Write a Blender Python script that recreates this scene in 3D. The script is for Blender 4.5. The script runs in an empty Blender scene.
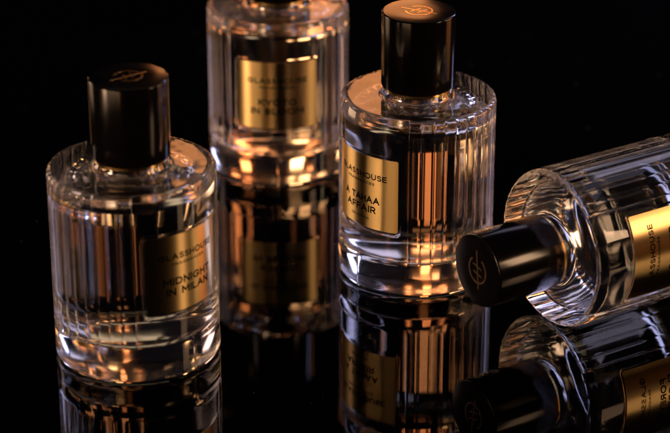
import bpy, bmesh, math, random
from mathutils import Vector, Matrix
R_ = math.radians
scene = bpy.context.scene
col = scene.collection
mm = 0.001

# ------------------------------------------------------------------ dimensions (mm)
RB = 32.0        # outer radius of the glass body (rib crests)
RP = 31.1        # radius of the smooth front panel
H = 77.4         # height of the shoulder rim
NR = 40          # ribs round a full turn
PANEL = 42.0     # half angle of the smooth panel, degrees
LAB_HALF = 34.3  # half angle of the label
LAB_Z0, LAB_Z1 = 28.2, 59.6

# ------------------------------------------------------------------ materials
def nodes(name):
    m = bpy.data.materials.new(name); m.use_nodes = True
    nt = m.node_tree; nt.nodes.clear()
    out = nt.nodes.new('ShaderNodeOutputMaterial')
    return m, nt, out
def glass_mat(name, ior, rough=0.0, bump=0.0, scale=60.0, color=(1, 1, 1, 1), stretch=(1, 1, 1)):
    m, nt, out = nodes(name)
    g = nt.nodes.new('ShaderNodeBsdfGlass')
    g.inputs['IOR'].default_value = ior
    g.inputs['Roughness'].default_value = rough
    g.inputs['Color'].default_value = color
    nt.links.new(g.outputs[0], out.inputs['Surface'])
    if bump:
        tc = nt.nodes.new('ShaderNodeTexCoord'); mp = nt.nodes.new('ShaderNodeMapping')
        mp.inputs['Scale'].default_value = stretch
        n = nt.nodes.new('ShaderNodeTexNoise'); n.inputs['Scale'].default_value = scale
        n.inputs['Detail'].default_value = 2.0
        b = nt.nodes.new('ShaderNodeBump'); b.inputs['Strength'].default_value = 1.0
        b.inputs['Distance'].default_value = bump
        nt.links.new(tc.outputs['Object'], mp.inputs[0]); nt.links.new(mp.outputs[0], n.inputs['Vector'])
        nt.links.new(n.outputs[0], b.inputs['Height']); nt.links.new(b.outputs[0], g.inputs['Normal'])
    return m
def pbr(name, color, metallic=0.0, rough=0.5, ior=1.5, rough_var=0.0, var_scale=200.0, aniso=0.0, bump=0.0, bump_scale=(1, 1, 1), coat=0.0):
    m, nt, out = nodes(name)
    p = nt.nodes.new('ShaderNodeBsdfPrincipled')
    p.inputs['Base Color'].default_value = (*color, 1)
    p.inputs['Metallic'].default_value = metallic
    p.inputs['Roughness'].default_value = rough
    p.inputs['IOR'].default_value = ior
    p.inputs['Coat Weight'].default_value = coat
    nt.links.new(p.outputs[0], out.inputs['Surface'])
    tc = nt.nodes.new('ShaderNodeTexCoord')
    if rough_var:
        n = nt.nodes.new('ShaderNodeTexNoise'); n.inputs['Scale'].default_value = var_scale; n.inputs['Detail'].default_value = 6
        mr = nt.nodes.new('ShaderNodeMapRange')
        mr.inputs['From Min'].default_value = 0.3; mr.inputs['From Max'].default_value = 0.7
        mr.inputs['To Min'].default_value = max(0, rough - rough_var); mr.inputs['To Max'].default_value = rough + rough_var
        nt.links.new(tc.outputs['Object'], n.inputs['Vector']); nt.links.new(n.outputs[0], mr.inputs[0])
        nt.links.new(mr.outputs[0], p.inputs['Roughness'])
    if aniso:
        tg = nt.nodes.new('ShaderNodeVectorTransform'); tg.vector_type = 'VECTOR'; tg.convert_from = 'OBJECT'; tg.convert_to = 'WORLD'; tg.inputs[0].default_value = (0, 0, 1)
        p.inputs['Anisotropic'].default_value = aniso
        nt.links.new(tg.outputs[0], p.inputs['Tangent'])
    if bump:
        mp = nt.nodes.new('ShaderNodeMapping'); mp.inputs['Scale'].default_value = bump_scale
        n = nt.nodes.new('ShaderNodeTexNoise'); n.inputs['Scale'].default_value = 1.0; n.inputs['Detail'].default_value = 4
        b = nt.nodes.new('ShaderNodeBump'); b.inputs['Distance'].default_value = bump
        nt.links.new(tc.outputs['Object'], mp.inputs[0]); nt.links.new(mp.outputs[0], n.inputs['Vector'])
        nt.links.new(n.outputs[0], b.inputs['Height']); nt.links.new(b.outputs[0], p.inputs['Normal'])
    return m

def table_mat():
    """polished black acrylic with faint wipe marks and a few specks of dust"""
    m, nt, out = nodes('black_gloss_table')
    p = nt.nodes.new('ShaderNodeBsdfPrincipled'); p.inputs['IOR'].default_value = 1.41
    nt.links.new(p.outputs[0], out.inputs['Surface'])
    tc = nt.nodes.new('ShaderNodeTexCoord')
    mp = nt.nodes.new('ShaderNodeMapping'); mp.inputs['Scale'].default_value = (6, 40, 1); mp.inputs['Rotation'].default_value = (0, 0, 0.5)
    n = nt.nodes.new('ShaderNodeTexNoise'); n.inputs['Scale'].default_value = 2.0; n.inputs['Detail'].default_value = 5
    nt.links.new(tc.outputs['Object'], mp.inputs[0]); nt.links.new(mp.outputs[0], n.inputs['Vector'])
    mr = nt.nodes.new('ShaderNodeMapRange')
    for k, v in (('From Min', 0.45), ('From Max', 0.75), ('To Min', 0.008), ('To Max', 0.075)): mr.inputs[k].default_value = v
    nt.links.new(n.outputs[0], mr.inputs[0]); nt.links.new(mr.outputs[0], p.inputs['Roughness'])
    v = nt.nodes.new('ShaderNodeTexVoronoi'); v.inputs['Scale'].default_value = 230
    nt.links.new(tc.outputs['Object'], v.inputs['Vector'])
    sep = nt.nodes.new('ShaderNodeSeparateColor'); nt.links.new(v.outputs['Color'], sep.inputs[0])
    size = nt.nodes.new('ShaderNodeMapRange')          # only a few cells hold a speck, of varied size
    for k, q in (('From Min', 0.90), ('From Max', 1.0), ('To Min', 0.0), ('To Max', 0.10)): size.inputs[k].default_value = q
    nt.links.new(sep.outputs[0], size.inputs[0])
    lt = nt.nodes.new('ShaderNodeMath'); lt.operation = 'LESS_THAN'
    nt.links.new(v.outputs['Distance'], lt.inputs[0]); nt.links.new(size.outputs[0], lt.inputs[1])
    mx = nt.nodes.new('ShaderNodeMix'); mx.data_type = 'RGBA'
    mx.inputs[6].default_value = (0.0015, 0.0015, 0.002, 1); mx.inputs[7].default_value = (0.22, 0.20, 0.19, 1)
    nt.links.new(lt.outputs[0], mx.inputs[0]); nt.links.new(mx.outputs[2], p.inputs['Base Color'])
    return m
M = {}
M['glass'] = glass_mat('clear_glass', 1.5, 0.0, 0.00002, 55)
M['glass_top'] = glass_mat('clear_glass_shoulder', 1.5, 0.05, 0.0009, 36)
M['glass_in'] = glass_mat('clear_glass_inner', 1.5, 0.11, 0.00005, 75)
M['liq_side'] = glass_mat('liquid_against_glass', 1.36 / 1.5, 0.13, 0.00006, 50)
M['liq_top'] = glass_mat('liquid_surface', 1.36)
M['gold'] = pbr('label_gold_foil', (0.95, 0.70, 0.31), 1.0, 0.33, aniso=0.90, bump=0.00002, bump_scale=(60, 60, 2500))
M['ink'] = pbr('label_black_ink', (0.008, 0.006, 0.004), 0.0, 0.6, 1.25)
M['ink'].node_tree.nodes['Principled BSDF'].inputs['Specular IOR Level'].default_value = 0.05
M['cap'] = pbr('satin_black_cap', (0.006, 0.005, 0.006), 0.0, 0.15, 1.5, rough_var=0.035, var_scale=70)
M['emblem'] = pbr('emblem_gold', (0.95, 0.62, 0.28), 1.0, 0.22)
M['collar'] = pbr('collar_gold', (0.9, 0.6, 0.22), 1.0, 0.2)
M['pump'] = pbr('pump_black', (0.01, 0.01, 0.01), 0.0, 0.4)
M['table'] = table_mat()

# ------------------------------------------------------------------ mesh helpers
def link(name, me, mats, parent=None, smooth=35):
    for m in mats: me.materials.append(m)
    me.validate(); me.update()
    me.shade_smooth()
    if smooth: me.set_sharp_from_angle(angle=R_(smooth))
    o = bpy.data.objects.new(name, me); col.objects.link(o)
    if parent: o.parent = parent
    return o

def lathe_pts(profile, n, close=False):
    """profile of (r, z) in mm; r == 0 ends become poles. Outward normals when the profile runs bottom to top."""
    verts, faces, rings = [], [], []
    for r, z in profile:
        if r < 1e-6:
            rings.append([len(verts)]); verts.append((0, 0, z * mm))
        else:
            rings.append(list(range(len(verts), len(verts) + n)))
            for k in range(n):
                a = 2 * math.pi * k / n
                verts.append((r * math.cos(a) * mm, r * math.sin(a) * mm, z * mm))
    pairs = list(zip(rings[:-1], rings[1:]))
    if close: pairs.append((rings[-1], rings[0]))
    for A, B in pairs:
        for k in range(n):
            j = (k + 1) % n
            if len(A) == 1 and len(B) == 1: continue
            if len(A) == 1: faces.append((A[0], B[j], B[k]))
            elif len(B) == 1: faces.append((A[k], A[j], B[0]))
            else: faces.append((A[k], A[j], B[j], B[k]))
    return verts, faces

def arc(cx, cz, r, a0, a1, n):
    return [(cx + r * math.cos(R_(a0 + (a1 - a0) * i / n)), cz + r * math.sin(R_(a0 + (a1 - a0) * i / n))) for i in range(n + 1)]

def sstep(x):
    x = max(0.0, min(1.0, x)); return x * x * (3 - 2 * x)

# ------------------------------------------------------------------ glass body, outer skin
def rib_depth(deg):
    """radial depth below the crest at angle deg from the middle of the front panel"""
    a = (deg + 180) % 360 - 180
    if abs(a) <= PANEL: 
        return RB - RP
    w = 360 / NR
    n_ribs = round((360 - 2 * PANEL) / w)
    w = (360 - 2 * PANEL) / n_ribs
    u = ((abs(a) - PANEL) if a > 0 else (360 - PANEL - abs(a) - 0)) 
    u = ((a if a > 0 else a + 360) - PANEL) / w
    t = (u - math.floor(u)) * 2 - 1
    return 0.05 * t * t + 0.22 * abs(t) ** 6

def frame_depth(deg, z):
    """shallow pocket, round-cornered, that the label sits in"""
    a = (deg + 180) % 360 - 180
    x = abs(a) * math.pi / 180 * RP; hx = LAB_HALF * math.pi / 180 * RP + 1.7
    y = abs(z - (LAB_Z0 + LAB_Z1) / 2); hy = (LAB_Z1 - LAB_Z0) / 2 + 1.7
    c = 3.0
    dx, dy = x - (hx - c), y - (hy - c)
    if dx > 0 and dy > 0: d = math.hypot(dx, dy) - c
    else: d = max(dx, dy) - c
    return 0.55 * (1 - sstep((d + 0.9) / 0.9)) 

def outer_profile():
    """(inset from crest radius, z, weight of ribs, allow frame)"""
    P = []
    # underside: shallow punt ring
    for r, z in [(0, 1.6), (8, 1.55), (16, 1.3), (22, 0.75), (25.5, 0.15), (27, 0.0), (28.6, 0.0)]:
        P.append(('r', r, z, 0.0))
    for i in range(6):
        a = i / 5 * math.pi / 2
        P.append(('s', 2.6 - 2.6 * math.sin(a), 2.6 - 2.6 * math.cos(a), 0.35 + 0.65 * i / 5))
    z = 3.2
    while z < H - 2.7:
        P.append(('s', 0.0, z, 1.0)); z += 0.5
    for i in range(9):
        a = i / 8 * math.pi / 2
        P.append(('s', 2.2 - 2.2 * math.cos(a), H - 2.2 + 2.2 * math.sin(a), 1.0 - 0.5 * (i / 8) ** 2))
    # the domed shoulder up to the neck
    for i in range(1, 13):
        t = i / 12
        r = 29.2 - (29.2 - 16.0) * t
        P.append(('d', r, H + 0.15 * sstep((t - 0.2) / 0.8), 0.0))
    P += [('r', 15.2, H + 0.25, 0), ('r', 14.3, H + 0.8, 0), ('r', 13.8, H + 1.8, 0), ('r', 13.5, H + 2.7, 0), ('r', 12.0, H + 2.9, 0), ('r', 9.2, H + 3.0, 0), ('r', 8.6, H + 3.6, 0), ('r', 8.6, H + 11, 0), ('r', 8.0, H + 11.6, 0), ('r', 0.0, H + 11.6, 0)]
    return P

def glass_mesh(level_co, level_no):
    NA = 840
    depth = [rib_depth(k * 360 / NA) for k in range(NA)]
    verts, faces, rings = [], [], []
    for kind, q, z, w in outer_profile():
        if kind == 'r' and q < 1e-6:
            rings.append([len(verts)]); verts.append((0, 0, z * mm)); continue
        rings.append(list(range(len(verts), len(verts) + NA)))
        for k in range(NA):
            deg = k * 360 / NA
            if kind in 'rd': r = q
            else:
                if z < 16: w *= 0.35 + 0.65 * sstep((z - 6) / 10)
                r = RB - q - depth[k] * w * (1 + 0.9 * sstep((z - (H - 5)) / 4))
                if z > 10 and z < 70: r -= frame_depth(deg, z)
            a = R_(deg - 90)          # the panel faces local -Y
            verts.append((r * math.cos(a) * mm, r * math.sin(a) * mm, z * mm))
    kinds = [q[0] for q in outer_profile()]; mats = []
    for kd, A, B in zip(kinds[1:], rings[:-1], rings[1:]):
        for k in range(NA):
            mats.append(2 if kd == 'd' else (1 if len(rings) and B[0] < 7 * NA + 2 else 0))
            j = (k + 1) % NA
            if len(A) == 1: faces.append((A[0], B[j], B[k]))
            elif len(B) == 1: faces.append((A[k], A[j], B[0]))
            else: faces.append((A[k], A[j], B[j], B[k]))
    # inner skin where it meets air
    av, af = cavity_half(level_co, level_no, air=True)
    off = len(verts)
    verts += av; faces += [tuple(i + off for i in f) for f in af]; mats += [1] * len(af)
    me = bpy.data.meshes.new('glass_body'); me.from_pydata(verts, [], faces)
    me.polygons.foreach_set('material_index', mats)
    return me

# ------------------------------------------------------------------ the cavity, split in liquid and air
def cavity_profile():
    rc = 26.8
    p = [(0, 13.2), (10, 13.0), (18, 12.6)] + arc(rc - 5, 17.2, 5, -80, 0, 10)
    p += [(rc, z) for z in range(20, 61, 4)]
    zt, zb = H - 5.5, 62.0                     # rounded inner shoulder: a quarter of a superellipse
    for i in range(0, 25):
        a = R_(3 + 84 * i / 24)
        p.append((6.5 + (rc - 6.5) * max(0.0, math.cos(a)) ** 0.8, zb + (zt - zb) * math.sin(a) ** 0.9))
    p += arc(9.5, H - 1.8, 3.5, -100, -180, 8) + [(6.0, H + 0.5), (6.0, H + 9), (0, H + 9)]
    return p
def cavity_half(co, no, air):
    v, f = lathe_pts(cavity_profile(), 144)
    bm = bmesh.new()
    bv = [bm.verts.new(p) for p in v]
    for q in f: bm.faces.new([bv[i] for i in q])
    bmesh.ops.bisect_plane(bm, geom=bm.verts[:] + bm.edges[:] + bm.faces[:], dist=1e-7, plane_co=co, plane_no=no,
                           clear_outer=not air, clear_inner=air)
    if air:
        for q in bm.faces: q.normal_flip()
    else:
        edges = [e for e in bm.edges if e.is_boundary]
        r = bmesh.ops.holes_fill(bm, edges=edges)
        for q in r['faces']:
            q.material_index = 1
            q.normal_update()
            if q.normal.dot(Vector(no)) < 0: q.normal_flip()
    bm.verts.index_update()
    if air:
        V = [tuple(x.co) for x in bm.verts]; F = [tuple(x.index for x in q.verts) for q in bm.faces]
        bm.free(); return V, F
    me = bpy.data.meshes.new('liquid'); bm.to_mesh(me); bm.free()
    return me

# ------------------------------------------------------------------ label and its lettering
LAB_R = RP - 0.55 + 0.05
def bend(x, y, r):
    """flat label coordinates (mm, centre of label = 0,0) wrapped on the bottle; faces local -Y"""
    a = x / LAB_R - math.pi / 2
    return Vector((r * math.cos(a) * mm, r * math.sin(a) * mm, ((LAB_Z0 + LAB_Z1) / 2 + y) * mm))
def label_mesh():
    hw = LAB_HALF * math.pi / 180 * LAB_R; hh = (LAB_Z1 - LAB_Z0) / 2; c = 0.5; nx = 64
    bm = bmesh.new(); cols = []
    for i in range(nx + 1):
        x = -hw + 2 * hw * i / nx
        cut = 0
        dx = abs(x) - (hw - c)
        if dx > 0: cut = c - math.sqrt(max(0, c * c - dx * dx))
        cols.append([bm.verts.new(bend(x, s * (hh - cut), r)) for r in (LAB_R, LAB_R + 0.16) for s in (-1, 1)])
    for A, B in zip(cols[:-1], cols[1:]):
        bm.faces.new((A[2], B[2], B[3], A[3]))      # front
        bm.faces.new((A[0], A[1], B[1], B[0]))      # back
        bm.faces.new((A[1], A[3], B[3], B[1])); bm.faces.new((A[0], B[0], B[2], A[2]))
    for A in (cols[0], cols[-1]): bm.faces.new((A[0], A[2], A[3], A[1]))
    bmesh.ops.recalc_face_normals(bm, faces=bm.faces)
    me = bpy.data.meshes.new('label'); bm.to_mesh(me); bm.free()
    return me

def _ell(cx, cy, rx, ry, a0, a1, n=20):
    return [(cx + rx * math.cos(R_(a0 + (a1 - a0) * i / n)), cy + ry * math.sin(R_(a0 + (a1 - a0) * i / n))) for i in range(n + 1)]
# geometric capitals drawn as strokes in a box of height 1: letter -> (width, strokes)
GLYPHS = {
    'A': (0.92, [[(0, 0), (0.46, 1), (0.92, 0)], [(0.17, 0.33), (0.75, 0.33)]]),
    'B': (0.62, [[(0, 0), (0, 1)], [(0, 1), (0.33, 1)] + _ell(0.33, 0.76, 0.24, 0.24, 90, -90, 10) + [(0, 0.52)],
                 [(0.33, 0.52)] + _ell(0.35, 0.26, 0.27, 0.26, 90, -90, 10) + [(0, 0)]]),
    'C': (0.92, [_ell(0.5, 0.5, 0.5, 0.5, 42, 318)]),
    'D': (0.82, [[(0, 0), (0, 1), (0.34, 1)] + _ell(0.34, 0.5, 0.48, 0.5, 88, -88) + [(0.34, 0), (0, 0)]]),
    'E': (0.6, [[(0.6, 1), (0, 1), (0, 0), (0.6, 0)], [(0, 0.51), (0.54, 0.51)]]),
    'F': (0.58, [[(0.58, 1), (0, 1), (0, 0)], [(0, 0.49), (0.52, 0.49)]]),
    'G': (0.96, [_ell(0.5, 0.5, 0.5, 0.5, 42, 325) + [(0.92, 0.46), (0.52, 0.46)]]),
    'H': (0.76, [[(0, 0), (0, 1)], [(0.76, 0), (0.76, 1)], [(0, 0.5), (0.76, 0.5)]]),
    'I': (0.0, [[(0, 0), (0, 1)]]),
    'K': (0.74, [[(0, 0), (0, 1)], [(0.7, 1), (0.02, 0.38)], [(0.26, 0.6), (0.74, 0)]]),
    'L': (0.55, [[(0, 1), (0, 0), (0.55, 0)]]),
    'M': (0.92, [[(0, 0), (0, 1), (0.46, 0.32), (0.92, 1), (0.92, 0)]]),
    'N': (0.76, [[(0, 0), (0, 1), (0.76, 0), (0.76, 1)]]),
    'O': (1.0, [_ell(0.5, 0.5, 0.5, 0.5, 0, 360, 32)]),
    'R': (0.66, [[(0, 0), (0, 1), (0.36, 1)] + _ell(0.36, 0.72, 0.28, 0.28, 88, -88, 10) + [(0, 0.44)], [(0.34, 0.44), (0.66, 0)]]),
    'S': (0.62, [_ell(0.31, 0.76, 0.27, 0.24, 30, 255, 12) + _ell(0.32, 0.26, 0.29, 0.26, 75, -150, 12)]),
    'T': (0.7, [[(0, 1), (0.7, 1)], [(0.35, 1), (0.35, 0)]]),
    'U': (0.76, [[(0, 1), (0, 0.38)] + _ell(0.38, 0.38, 0.38, 0.38, 180, 360, 16) + [(0.76, 1)]]),
    'V': (0.86, [[(0, 1), (0.43, 0), (0.86, 1)]]),
    'Y': (0.82, [[(0, 1), (0.41, 0.46), (0.82, 1)], [(0.41, 0.46), (0.41, 0)]]),
}
def text_bm(lines):
    """lines: (text, centre y, cap height, width, stroke) in mm -> letters wrapped on the label"""
    allv, allf = [], []
    for body, cy, cap_h, width, wt in lines:
        track = 0.36; total = 0
        for ch in body: total += (0.34 if ch == ' ' else GLYPHS[ch][0]) + track
        total -= track
        sx = width / total; x0 = -width / 2; t = wt / 2
        for ch in body:
            if ch == ' ': x0 += (0.34 + track) * sx; continue
            gw, strokes = GLYPHS[ch]
            for st in strokes:
                pts = [Vector((x0 + px * sx, cy + (py - 0.5) * (cap_h - wt))) for px, py in st]
                # cut long runs so that they follow the curve of the label
                fine = [pts[0]]
                for q in pts[1:]:
                    k = max(1, int((q - fine[-1]).length / 0.7)); p0 = fine[-1].copy()
                    for i in range(1, k + 1): fine.append(p0.lerp(q, i / k))
                pts = fine; n = len(pts); closed = (pts[0] - pts[-1]).length < 1e-6
                ring = []
                for i, p in enumerate(pts):
                    d0 = (p - pts[i - 1]) if i > 0 else ((pts[-1] - pts[-2]) if closed else (pts[1] - p))
                    d1 = (pts[i + 1] - p) if i < n - 1 else ((pts[1] - pts[0]) if closed else d0)
                    d0 = d0.normalized(); d1 = d1.normalized(); m = d0 + d1
                    m = m.normalized() if m.length > 1e-4 else d0
                    c = max(0.42, m.dot(d0)); nn = Vector((-m.y, m.x)) * (t / c)
                    e = Vector((0, 0))
                    if not closed and i == 0: e = -d1 * t
                    if not closed and i == n - 1: e = d0 * t
                    ring.append((p + nn + e, p - nn + e))
                off = len(allv)
                for a_, b_ in ring:
                    allv.append(bend(a_.x, a_.y, LAB_R + 0.20)); allv.append(bend(b_.x, b_.y, LAB_R + 0.20))
                for i in range(n - 1):
                    allf.append((off + 2 * i, off + 2 * i + 1, off + 2 * i + 3, off + 2 * i + 2))
            x0 += (gw + track) * sx
    me = bpy.data.meshes.new('lettering'); me.from_pydata([tuple(v) for v in allv], [], allf)
    return me

LH = LAB_Z1 - LAB_Z0
def fr(t): return LH / 2 - t * LH
def lettering(names, extra):
    L = [('GLASSHOUSE', fr(0.275), 2.5, 26.5, 0.50), ('FRAGRANCES', fr(0.375), 1.1, 15.5, 0.24)]
    for (t, w), y in zip(names, (0.60, 0.735)): L.append((t, fr(y), 3.0, w, 0.64))
    if extra: L.append((extra, fr(0.87), 1.05, 10.0, 0.22))
    return text_bm(L)

# ------------------------------------------------------------------ cap with its emblem
CR = 14.9; CZ0, CZ1 = H + 4.3, H + 35.4
def cap_mesh():
    p = [(13.2, CZ0 + 24), (13.2, CZ0 + 0.3)] + [(13.4, CZ0 + 0.05), (CR - 0.5, CZ0)] + arc(CR - 0.4, CZ0 + 0.4, 0.4, -90, 0, 4) \
        + arc(CR - 0.7, CZ1 - 0.7, 0.7, 0, 90, 6) + [(8, CZ1), (0, CZ1)]
    p = [(0, CZ0 + 24)] + p
    v, f = lathe_pts(p, 160)
    me = bpy.data.meshes.new('cap'); me.from_pydata(v, [], f); return me
def emblem_mesh():
    """open ring crossed by a long bar with two short slanting strokes, inlaid flush with the cap top"""
    bm = bmesh.new(); z0, z1 = (CZ1 - 0.1) * mm, (CZ1 + 0.06) * mm
    def strip(pts, w):
        n = len(pts); L = []
        for i, (x, y) in enumerate(pts):
            a = pts[max(0, i - 1)]; b = pts[min(n - 1, i + 1)]
            d = Vector((b[0] - a[0], b[1] - a[1])).normalized(); nx, ny = -d.y, d.x
            ww = w[i] if isinstance(w, list) else w
            L.append([bm.verts.new(((x + s * nx * ww / 2) * mm, (y + s * ny * ww / 2) * mm, z)) for z in (z0, z1) for s in (-1, 1)])
        for A, B in zip(L[:-1], L[1:]):
            for q in ((2, 3), (1, 0), (0, 2), (3, 1)):
                bm.faces.new((A[q[0]], B[q[0]], B[q[1]], A[q[1]]))
        for A in (L[0], L[-1]): bm.faces.new((A[0], A[1], A[3], A[2]))
    strip([(5.3 * math.cos(R_(a)), 5.3 * math.sin(R_(a))) for a in range(-148, 150, 6)], 0.8)
    for pts in ([(-8.0, 0), (8.0, 0)], [(-2.4, -2.6), (-0.6, 2.6)], [(0.6, -2.6), (2.4, 2.6)]):
            strip(pts, 0.68)
    bmesh.ops.recalc_face_normals(bm, faces=bm.faces)
    me = bpy.data.meshes.new('emblem'); bm.to_mesh(me); bm.free(); return me
def collar_mesh():
    v, f = lathe_pts([(9.0, H + 3.1), (12.8, H + 3.1), (14.0, H + 2.75), (14.2, H + 2.95), (14.2, H + 3.9), (14.0, H + 4.1), (12.6, H + 4.15), (12.6, H + 9), (9.0, H + 9)], 128, close=True)
    me = bpy.data.meshes.new('collar'); me.from_pydata(v, [], f); return me
def pump_mesh():
    v, f = lathe_pts([(0, H - 1.5), (4.6, H - 1.5), (5.6, H - 0.8), (5.6, H + 8.6), (0, H + 8.6)], 64)
    me = bpy.data.meshes.new('pump'); me.from_pydata(v, [], f); return me

LABEL_ME, CAP_ME, EMB_ME, COL_ME, PUMP_ME = label_mesh(), cap_mesh(), emblem_mesh(), collar_mesh(), pump_mesh()
for me, m, s in ((LABEL_ME, M['gold'], 35), (CAP_ME, M['cap'], 50), (EMB_ME, M['emblem'], 30), (COL_ME, M['collar'], 40), (PUMP_ME, M['pump'], 40)):
    me.materials.append(m); me.shade_smooth(); me.set_sharp_from_angle(angle=R_(s))

def bottle(label, names, extra, loc, rot, level_co, level_no, emblem_turn, glass=None, liquid=None):
    t = bpy.data.objects.new('perfume_bottle', None); col.objects.link(t)
    t.empty_display_size = 0.02
    t.location = loc; t.rotation_euler = rot
    t['label'] = label; t['category'] = 'perfume bottle'; t['group'] = 'ribbed glass perfume bottles on the black table'
    if glass is None:
        g = link('glass_body', glass_mesh(level_co, level_no), [M['glass'], M['glass_in'], M['glass_top']], t, 28)
        l = link('liquid', cavity_half(level_co, level_no, False), [M['liq_side'], M['liq_top']], t, 35)
    else:
        g = bpy.data.objects.new('glass_body', glass); l = bpy.data.objects.new('liquid', liquid)
        for o in (g, l): col.objects.link(o); o.parent = t
    def sub(name, me, par, turn=0):
        o = bpy.data.objects.new(name, me); col.objects.link(o); o.parent = par; o.rotation_euler.z = R_(turn); return o
    lb = sub('label', LABEL_ME, t)
    lt = link('lettering', lettering(names, extra), [M['ink']], lb, 0)
    sub('collar', COL_ME, t); sub('pump', PUMP_ME, t)
    c = sub('cap', CAP_ME, t); sub('emblem', EMB_ME, c, emblem_turn)
    return t, g.data, l.data

UP = (Vector((0, 0, (H - 9.0) * mm)), Vector((0, 0, 1)))
P1 = (-0.07664, -0.12299, 0); P2 = (-0.02593, 0.06332, 0); P3 = (0.03352, -0.04978, 0); P4 = (0.08464, -0.10178); YAW4 = 32.83

b3, gm, lm = bottle('upright bottle with copper-lit cap top and gold label reading A Tahaa Affair',
                [('A TAHAA', 20.0), ('AFFAIR', 16.5)], 'DEVOTION', P3, (0, 0, R_(-50)), *UP, 20)
bottle('upright bottle at far left with dark cap and gold label reading Midnight in Milan',
       [('MIDNIGHT', 23.0), ('IN MILAN', 20.5)], None, P1, (0, 0, R_(46.6)), *UP, -10, gm, lm)
bottle('blurred upright bottle behind the others with gold label reading Kyoto in Bloom',
       [('KYOTO', 16.5), ('IN BLOOM', 23.5)], None, P2, (0, 0, R_(0.5)), *UP, 5, gm, lm)

# the lying bottle: local +Z (towards the cap) points along -(cos yaw, sin yaw); local -Y is the label side
yaw = R_(YAW4)
zc = -Vector((math.cos(yaw), math.sin(yaw), 0))
el = R_(3)
side = Vector((math.sin(yaw), -math.cos(yaw), 0))            # horizontal, towards the camera
lab = side * math.cos(el) + Vector((0, 0, 1)) * math.sin(el)
yl = -lab; xl = yl.cross(zc)
Mx = Matrix((xl, yl, zc)).transposed()
disc = Vector((P4[0], P4[1], 0.032))
org = disc - zc * H * mm
lev_no = Mx.transposed() @ Vector((0, 0, 1))
bottle('bottle lying on its side with gold label reading Forever Florence',
       [('FOREVER', 20.5), ('FLORENCE', 22.5)], None, org, Mx.to_euler(), lev_no * 0.0263, lev_no, 183)

# ------------------------------------------------------------------ table
def table():
    bm = bmesh.new()
    s = 1.2
    v = [bm.verts.new((x * s, y * s + 0.2, z)) for z in (-0.03, 0) for x, y in ((-1, -1), (1, -1), (1, 1), (-1, 1))]
    for f in ((4, 5, 6, 7), (3, 2, 1, 0), (0, 1, 5, 4), (1, 2, 6, 5), (2, 3, 7, 6), (3, 0, 4, 7)): bm.faces.new([v[i] for i in f])
    me = bpy.data.meshes.new('table_top'); bm.to_mesh(me); bm.free()
    o = link('table_top', me, [M['table']], None, 30); o['kind'] = 'structure'
    o['label'] = 'black mirror-gloss table top'
table()
for o in list(col.objects):
    if o.parent is None and o.type == 'EMPTY' and o.name.startswith('perfume'): o.location.z += 0.00005

# ------------------------------------------------------------------ camera
cam = bpy.data.cameras.new('camera'); co = bpy.data.objects.new('camera', cam); col.objects.link(co)
pitch = R_(24.383); D = 1.0012
co.location = (0, -D * math.cos(pitch), D * math.sin(pitch)); co.rotation_euler = (math.pi / 2 - pitch, 0, 0)
cam.sensor_width = 36; cam.lens = 2277.7 / 670 * 36; cam.clip_start = 0.01; cam.clip_end = 50
cam.dof.use_dof = True; cam.dof.focus_distance = 0.905; cam.dof.aperture_fstop = 9.3
scene.camera = co

# ------------------------------------------------------------------ lamps
AMBER = (1.0, 0.47, 0.18); DEEP = (1.0, 0.27, 0.07); SOFT = (1.0, 0.60, 0.34); ORANGE = (1.0, 0.35, 0.115); LILAC = (0.80, 0.72, 1.0); PINK = (1.0, 0.66, 0.56); WARM = (1.0, 0.72, 0.43); COOL = (0.55, 0.57, 1.0); NEUT = (1.0, 0.86, 0.78)
def lamp(name, az, el, dist, w, h, radiance, color, at=(0, -0.04, 0.03), roll=0):
    """az in degrees from the camera side (-Y), positive to the right; el above the table"""
    L = bpy.data.lights.new(name, 'AREA'); L.shape = 'RECTANGLE'; L.size = w; L.size_y = h
    L.energy = radiance * math.pi * w * h; L.color = color
    o = bpy.data.objects.new(name, L); col.objects.link(o)
    a, e = R_(az), R_(el)
    d = Vector((math.sin(a) * math.cos(e), -math.cos(a) * math.cos(e), math.sin(e)))
    at = Vector(at); o.location = at + d * dist
    o.rotation_euler = (d.to_track_quat('Z', 'Y') @ Matrix.Rotation(R_(roll), 3, 'Z').to_quaternion()).to_euler()
    return o
def low(name, az, dist, w, h, radiance, color):
    """a lamp standing on the table, facing the bottles"""
    a = R_(az)
    return panel(name, math.sin(a) * dist, -math.cos(a) * dist - 0.04, h / 2 + 0.002, w, h, radiance, color, aim=(-math.sin(a), math.cos(a), 0))
def panel(name, x, y, z, w, h, radiance, color, aim=(0, -1, 0)):
    L = bpy.data.lights.new(name, 'AREA'); L.shape = 'RECTANGLE'; L.size = w; L.size_y = h
    L.energy = radiance * math.pi * w * h; L.color = color
    o = bpy.data.objects.new(name, L); col.objects.link(o); o.location = (x, y, z)
    o.rotation_euler = Vector(aim).to_track_quat('-Z', 'Y').to_euler()
    return o
panel('back_strip_left_low', -0.0558, 0.25, 0.058, 0.0195, 0.054, 8.0, AMBER)
panel('back_strip_left', -0.080, 0.25, 0.129, 0.012, 0.078, 3.0, DEEP)
panel('back_strip_left_high', -0.079, 0.25, 0.228, 0.020, 0.034, 3.2, ORANGE)
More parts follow.
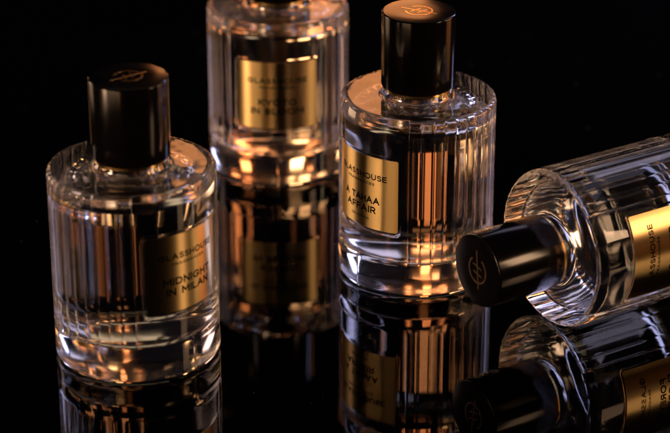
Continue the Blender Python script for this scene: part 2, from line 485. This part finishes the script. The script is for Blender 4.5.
panel('back_strip_middle', 0.022, 0.25, 0.10, 0.019, 0.08, 6.5, DEEP)
panel('back_strip_middle_high', 0.029, 0.25, 0.198, 0.044, 0.074, 3.1, ORANGE)
panel('back_strip_small', -0.005, 0.25, 0.158, 0.018, 0.034, 3.5, ORANGE)
lamp('softbox_right', 66, 22, 0.62, 0.12, 0.18, 13.0, SOFT, at=(0.08, -0.10, 0.03))
lamp('strip_right', 95, 14, 0.60, 0.03, 0.14, 18.0, WARM, at=(-0.077, -0.12, 0.03))
low('strip_left_front', -26, 0.60, 0.04, 0.03, 9.0, AMBER)
low('strip_left', -60, 0.60, 0.09, 0.03, 52.0, SOFT)
low('fill_left_front', -45, 0.66, 0.40, 0.03, 9.0, SOFT)
low('strip_left_side', -114, 0.60, 0.22, 0.10, 7.0, SOFT)
lamp('strip_back_left', -141, 10, 0.60, 0.02, 0.14, 9.0, AMBER)
lamp('kicker_right_back', 134, 22, 0.60, 0.07, 0.28, 9.5, COOL)
lamp('kicker_left', -116, 24, 0.60, 0.10, 0.16, 3.5, PINK)
lamp('top_back_right', 163, 41, 0.60, 0.24, 0.10, 0.9, LILAC, at=(0.10, -0.05, 0.03))
lamp('softbox_right_back', 108, 12, 0.62, 0.24, 0.24, 5.0, ORANGE, at=(0.08, -0.10, 0.03))
lamp('overhead_back', -172, 50, 0.60, 0.34, 0.08, 0.7, WARM)

w = bpy.data.worlds.new('World'); scene.world = w; w.use_nodes = True
w.node_tree.nodes['Background'].inputs[0].default_value = (0.002, 0.002, 0.003, 1)
w.node_tree.nodes['Background'].inputs[1].default_value = 1.0

# ------------------------------------------------------------------ render settings
cy = scene.cycles
cy.max_bounces = 32; cy.transmission_bounces = 28; cy.glossy_bounces = 16; cy.diffuse_bounces = 2; cy.transparent_max_bounces = 16
cy.caustics_reflective = True; cy.caustics_refractive = True; cy.blur_glossy = 0.3
cy.sample_clamp_indirect = 6.0
cy.use_denoising = True
scene.view_settings.view_transform = 'Standard'; scene.view_settings.look = 'None'
scene.view_settings.exposure = 0; scene.view_settings.gamma = 1
